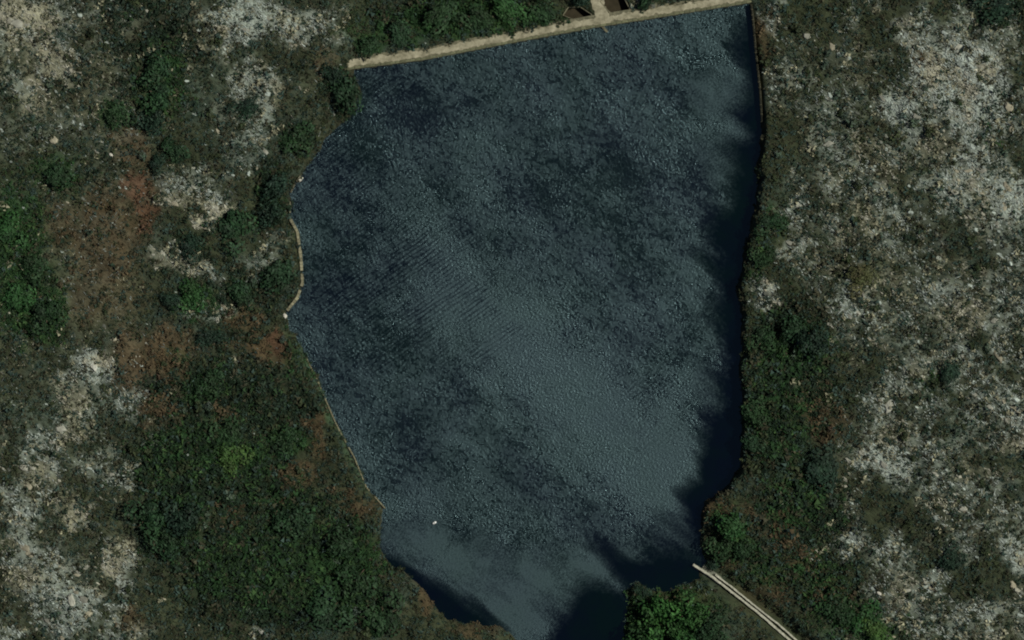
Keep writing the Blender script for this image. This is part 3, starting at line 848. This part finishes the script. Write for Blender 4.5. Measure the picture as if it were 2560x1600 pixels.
v = np.stack([c - e, c + w_, c + e, c - w_], 1).reshape(-1, 3)
tn = fbm(px / 90, py / 90, 260)
col = np.where((tn + r.normal(0, .06, N) > .6)[:, None], lin((186, 184, 164)), lin((182, 192, 182))) * r.uniform(.45, 1.1, (N, 1)) * np.clip(.35 + .9 * rock[ok], .35, 1)[:, None]
me = np_mesh('dry_grass', v, np.arange(len(v)).reshape(-1, 4), np.repeat(col, 4, 0))
tag(mesh_obj('dry_grass', me, M['scrub']), 'bleached dry grass and dead stems between the rocks', 'grass', kind='stuff')
print('grass', N)

def crown_mesh(seed, lobes, leaves, leaf, flat=.75):
    r = np.random.default_rng(seed)
    lc = []
    for i in range(lobes):
        a = 2 * math.pi * (i / lobes) + r.uniform(-.5, .5); s = r.uniform(.15, .62) if i else 0
        lc.append((math.cos(a) * s, math.sin(a) * s, r.uniform(.35, .7) * flat, r.uniform(.28, .46)))
    lc = np.array(lc)
    pick = r.integers(0, lobes, leaves)
    d = r.normal(0, 1, (leaves, 3)); d[:, 2] = np.abs(d[:, 2]) * 1.1 - .25
    d /= np.linalg.norm(d, axis=1, keepdims=True)
    rad = lc[pick, 3] * r.uniform(.55, 1.12, leaves) ** .6
    p = lc[pick, :3] + d * rad[:, None] * np.array([1, 1, flat])
    p[:, 2] = np.maximum(p[:, 2], .06)
    nrm = d + r.normal(0, .5, (leaves, 3)); nrm /= np.linalg.norm(nrm, axis=1, keepdims=True)
    t1 = np.cross(nrm, r.normal(0, 1, (leaves, 3))); t1 /= np.linalg.norm(t1, axis=1, keepdims=True)
    t2 = np.cross(nrm, t1)
    s = leaf * r.uniform(.6, 1.3, (leaves, 1))
    v = np.stack([p - t1 * s, p - t2 * s * .55, p + t1 * s, p + t2 * s * .55], 1).reshape(-1, 3)
    lobe_t = r.uniform(.75, 1.3, (lobes, 1)) * np.array([[1, 1, 1]]) * r.uniform(.9, 1.1, (lobes, 3))
    cc = np.repeat(lobe_t[pick] * r.uniform(.6, 1.4, (leaves, 1)), 4, axis=0)
    me = np_mesh('crown', v, np.arange(len(v)).reshape(-1, 4), cc); me.materials.append(M['leaf'])
    return me

def trunk_mesh(seed):
    """tapered stem with four limbs, unit radius and height of the crown"""
    r = np.random.default_rng(seed); V = []; F = []
    def limb(p0, p1, r0, r1, k=6):
        p0 = np.array(p0, float); p1 = np.array(p1, float); n0 = len(V)
        ax = (p1 - p0) / np.linalg.norm(p1 - p0); u_ = np.cross(ax, (.3, .9, .1)); u_ /= np.linalg.norm(u_); w_ = np.cross(ax, u_)
        for p, rr in ((p0, r0), (p1, r1)):
            for j in range(k):
                a = 2 * math.pi * j / k; V.append(p + (u_ * math.cos(a) + w_ * math.sin(a)) * rr)
        for j in range(k): F.append((n0 + j, n0 + (j + 1) % k, n0 + k + (j + 1) % k, n0 + k + j))
    limb((0, 0, -.15), (.02, .01, .25), .07, .05)
    for i in range(5):
        a = 2 * math.pi * i / 5 + r.uniform(-.4, .4); s = r.uniform(.3, .55)
        limb((.02, .01, .2), (math.cos(a) * s, math.sin(a) * s, r.uniform(.4, .6)), .04, .012)
    me = np_mesh('trunk', np.array(V), np.array(F)); me.materials.append(M['bark'])
    return me
CROWNS = [crown_mesh(60 + i, 7 + i % 4, 900, .085, .8) for i in range(5)]
TRUNKS = [trunk_mesh(80 + i) for i in range(4)]
BUSHES = [crown_mesh(90 + i, 4 + i % 3, 130, .19, .8) for i in range(6)]

def add_tree(px, py, rx, ry, h, col, name, label, cat='bush', group=None, rot=None):
    z = float(height(np.array([px]), np.array([py]))[0])
    o = empty(name, (float(X(px)), float(Y(py)), max(z, .05) - .1), random.uniform(0, 6.28) if rot is None else rot)
    tag(o, label, cat, group)
    s = (rx * M_PER_PX * 1.18, ry * M_PER_PX * 1.18, h)
    for nm, lst in (('trunk', TRUNKS), ('crown', CROWNS)):
        c = bpy.data.objects.new(nm, random.choice(lst)); c.parent = o; c.scale = s
        c.color = (*(lin(col) * random.uniform(.9, 1.1)), 1)
        link(c)
    return o
DG = (38, 62, 38); DG2 = (34, 54, 40); BG = (43, 76, 38); MG = (37, 60, 34); YG = (56, 82, 38); OL = (74, 78, 48); RB = (128, 78, 52)
TREES = [
 (866,232,48,62,4.5,DG,'shore_bush','big dark green bush overhanging the water at the left end of the dam'),
 (832,185,36,26,3.2,DG2,'shore_bush','dark bush touching the left end of the pale dam crest'),
 (742,345,52,46,3.0,MG,'shore_bush','round green bush set back from the shore below the dam end'),
 (690,470,38,50,4.8,DG2,'shore_tree','tall blackish bush behind the white slab on the left shore'),
 (676,535,36,36,4.4,DG2,'shore_tree','blackish bush just below the white slab, at the top of the pale kerb'),
 (588,575,56,52,4.0,DG,'round_bush','wide dark green round bush inland of the blackish shore trees'),
 (472,745,44,44,3.0,BG,'round_bush','vivid green round bush standing alone left of the pale kerb'),
 (430,748,24,34,2.4,DG2,'round_bush','small dark bush touching the left side of the vivid green one'),
 (602,728,48,34,3.0,DG,'round_bush','flat dark green bush between the vivid green bush and the shore'),
 (697,690,48,54,3.4,DG,'shore_bush','dark green bush leaning over the pale kerb on the left shore'),
 (480,618,38,32,2.6,DG2,'round_bush','dark bush on bare ground above the vivid green one'),
 (612,272,44,26,2.4,DG2,'round_bush','dark grey green bush below pale streaked rocks, upper left'),
 (402,170,44,44,4.0,DG,'thicket_tree','topmost dark tree of the upper left thicket'),
 (392,235,46,48,4.4,DG,'thicket_tree','middle dark tree of the upper left thicket'),
 (376,300,40,40,4.0,DG2,'thicket_tree','lowest dark tree of the upper left thicket, above the red patch'),
 (440,375,40,30,2.6,DG,'round_bush','dark bush right of the upper red-brown patch'),
 (300,290,40,36,2.6,MG,'round_bush','mid green bush against the left side of the upper thicket'),
 (395,410,22,26,2.0,DG2,'round_bush','small dark bush at the right edge of the red-brown patch'),
 (150,440,44,40,2.6,MG,'round_bush','green bush above the bright green patch at the left edge'),
 (30,580,44,44,2.8,BG,'round_bush','upper bright green bush cut by the left edge'),
 (50,740,50,46,3.2,BG,'round_bush','middle bright green bush near the left edge'),
 (120,790,46,46,3.2,MG,'round_bush','lowest bright green bush near the left edge'),
 (90,670,36,36,2.4,MG,'round_bush','smaller green bush between the bright ones at the left edge'),
 (520,955,44,40,3.0,MG,'round_bush','green bush below the large red-brown patch'),
 (530,845,40,28,2.2,DG2,'round_bush','dark low bush between the two red-brown patches'),
 (560,1085,50,44,3.2,MG,'thicket_tree','green tree above the yellow-green one in the lower left scrub'),
 (585,1145,44,46,3.4,YG,'thicket_tree','yellow-green tree in the lower left scrub'),
 (716,1105,42,42,3.4,MG,'thicket_tree','round green bush near the orange strip on the left bank'),
 (370,1290,52,50,4.6,DG,'thicket_tree','left tree of the dark lower left thicket'),
 (450,1290,50,52,4.8,DG2,'thicket_tree','right tree of the dark lower left thicket'),
 (410,1360,46,36,3.8,DG,'thicket_tree','bottom tree of the dark lower left thicket'),
 (730,1300,54,50,3.8,DG,'thicket_tree','dark tree below the tan patch on the left bank'),
 (850,1360,50,46,3.6,MG,'thicket_tree','upper green tree on the bottom left bank'),
 (890,1450,60,54,4.0,MG,'thicket_tree','middle green tree on the bottom left bank'),
 (960,1540,62,54,4.0,MG,'thicket_tree','lowest green tree on the bottom left bank'),
 (820,1530,60,56,3.8,DG,'thicket_tree','dark tree left of the green trees on the bottom bank'),
 (1640,1540,58,50,8.5,(54, 92, 44),'leafy_tree','tall bright green tree beside black water at the bottom edge'),
 (1610,1590,50,40,7.5,(46, 78, 40),'leafy_tree','green tree at the water edge cut by the bottom of the view'),
 (1722,1530,52,46,7.0,(50, 86, 42),'leafy_tree','bright green tree between the tall one and the channel'),
 (1700,1595,56,36,6.5,(46, 80, 40),'leafy_tree','green tree at the bottom edge below the two bright ones'),
 (1780,1580,46,40,4.5,DG,'leafy_tree','dark green tree closest to the channel at the bottom edge'),
 (1606,1478,26,22,2.4,DG2,'shore_bush','small dark bush at the tip of the lower shore'),
 (1826,1318,44,40,3.6,BG,'bank_bush','bright green bush on the right bank above the channel mouth'),
 (1800,1366,36,40,3.4,MG,'bank_bush','green bush at the water edge above the channel mouth'),
 (1782,1412,22,20,2.4,DG2,'bank_bush','small dark bush at the head of the channel'),
 (1858,1372,34,34,3.0,MG,'bank_bush','green bush inland of the channel mouth'),
 (2160,1540,52,46,3.2,BG,'round_bush','bright green shrub low on the right slope, upper of two'),
 (2195,1590,50,36,3.0,YG,'round_bush','yellow-green shrub at the bottom edge below the bright green one'),
 (2098,1530,40,40,2.8,MG,'round_bush','green shrub left of the bright pair at the lower right'),
 (1985,825,48,38,3.6,DG,'bank_bush','dark bush under the tan ridge above the right bank'),
 (2030,850,42,46,3.8,DG2,'bank_bush','darkest bush of the cluster above the right bank'),
 (1905,850,40,34,3.0,MG,'bank_bush','green bush on the brink of the right bank, beside the dark cluster'),
 (1890,1030,34,44,3.0,MG,'bank_bush','tall green bush on the brink of the right bank, below its middle'),
 (1885,1110,30,40,2.8,DG,'bank_bush','dark bush on the brink of the right bank where it curves left'),
 (1925,560,30,40,2.4,DG,'bank_bush','dark green bush on the upper brink of the right bank'),
 (1905,640,30,36,2.4,MG,'bank_bush','green bush on the brink above the white rocks'),
 (1100,48,56,34,2.0,MG,'hedge_bush','leftmost of the green bushes behind the dam crest'),
 (1190,52,56,36,2.2,MG,'hedge_bush','second of the green bushes behind the dam crest'),
 (1280,30,56,36,2.3,BG,'hedge_bush','third of the green bushes behind the dam crest, brightest'),
 (1360,26,46,34,2.2,MG,'hedge_bush','green bush behind the dam crest, against the left basin'),
 (1000,85,50,30,1.8,DG,'hedge_bush','dark green bush behind the left part of the dam crest'),
 (920,118,46,26,2.6,MG,'hedge_bush','low green bush behind the left end of the dam crest'),
 (1455,2,34,18,3.2,DG2,'hedge_bush','dark bush above the left sunken basin at the top edge'),
 (1620,2,40,18,3.0,DG,'hedge_bush','dark bush behind the right part of the dam at the top edge'),
 (2485,22,56,34,3.0,DG2,'round_bush','dark bush by the top edge at the upper right'),
 (2050,1180,60,56,3.0,DG2,'round_bush','wide dark bush midway on the lower right heath'),
 (2380,1390,40,34,2.4,DG2,'round_bush','dark blue-green bush among rocks on the lower right slope'),
 (2375,930,40,32,2.2,DG2,'round_bush','dark blue-green bush among rocks at the right edge slope'),
 (2150,700,46,36,2.0,OL,'round_bush','grey olive bush on bare ground right of the reservoir middle'),
]
for t in TREES:
    add_tree(*t[:8])

# smaller single bushes
px, py, r = scatter(6000, 123)
rock, grn, brn, drk = fields(px, py)
inb = (px > 8) & (px < 2552) & (py > 8) & (py < 1592)
w = np.clip(.32 + .25 * (px > 1850) + .4 * drk + .5 * grn + .15 * brn - .3 * rock, .03, 1)
sel = np.where((r.random(len(px)) < w * .5) & inb & clear_of_built(px, py, 1.6))[0][:280]
zz = height(px[sel], py[sel])
SMALL = []
for i, z in zip(sel, zz):
    R_ = r.uniform(.8, 1.9)
    if r.random() < brn[i] * .6: c, w_ = (74, 66, 48), 'dull brown'
    elif r.random() < grn[i]: c, w_ = (42, 70, 38), 'mid green'
    elif r.random() < .35: c, w_ = (70, 84, 70), 'grey-green'
    else: c, w_ = (52, 62, 40), 'dark olive'
    o = bpy.data.objects.new('heath_bush', BUSHES[int(r.integers(0, 6))])
    o.location = (float(X(px[i])), float(Y(py[i])), z - .05)
    o.rotation_euler = (0, 0, r.uniform(0, 6.28)); o.scale = (R_, R_ * r.uniform(.8, 1.1), R_ * r.uniform(.7, 1.2))
    o.color = (*(lin(c) * r.uniform(.8, 1.25)), 1)
    look = f'{"low" if R_ < 1.3 else "rounded"} {w_} bush'
    tag(o, look, 'bush', 'single heath bushes')
    SMALL.append((link(o), look, px[i], py[i]))
name_by_place(SMALL)
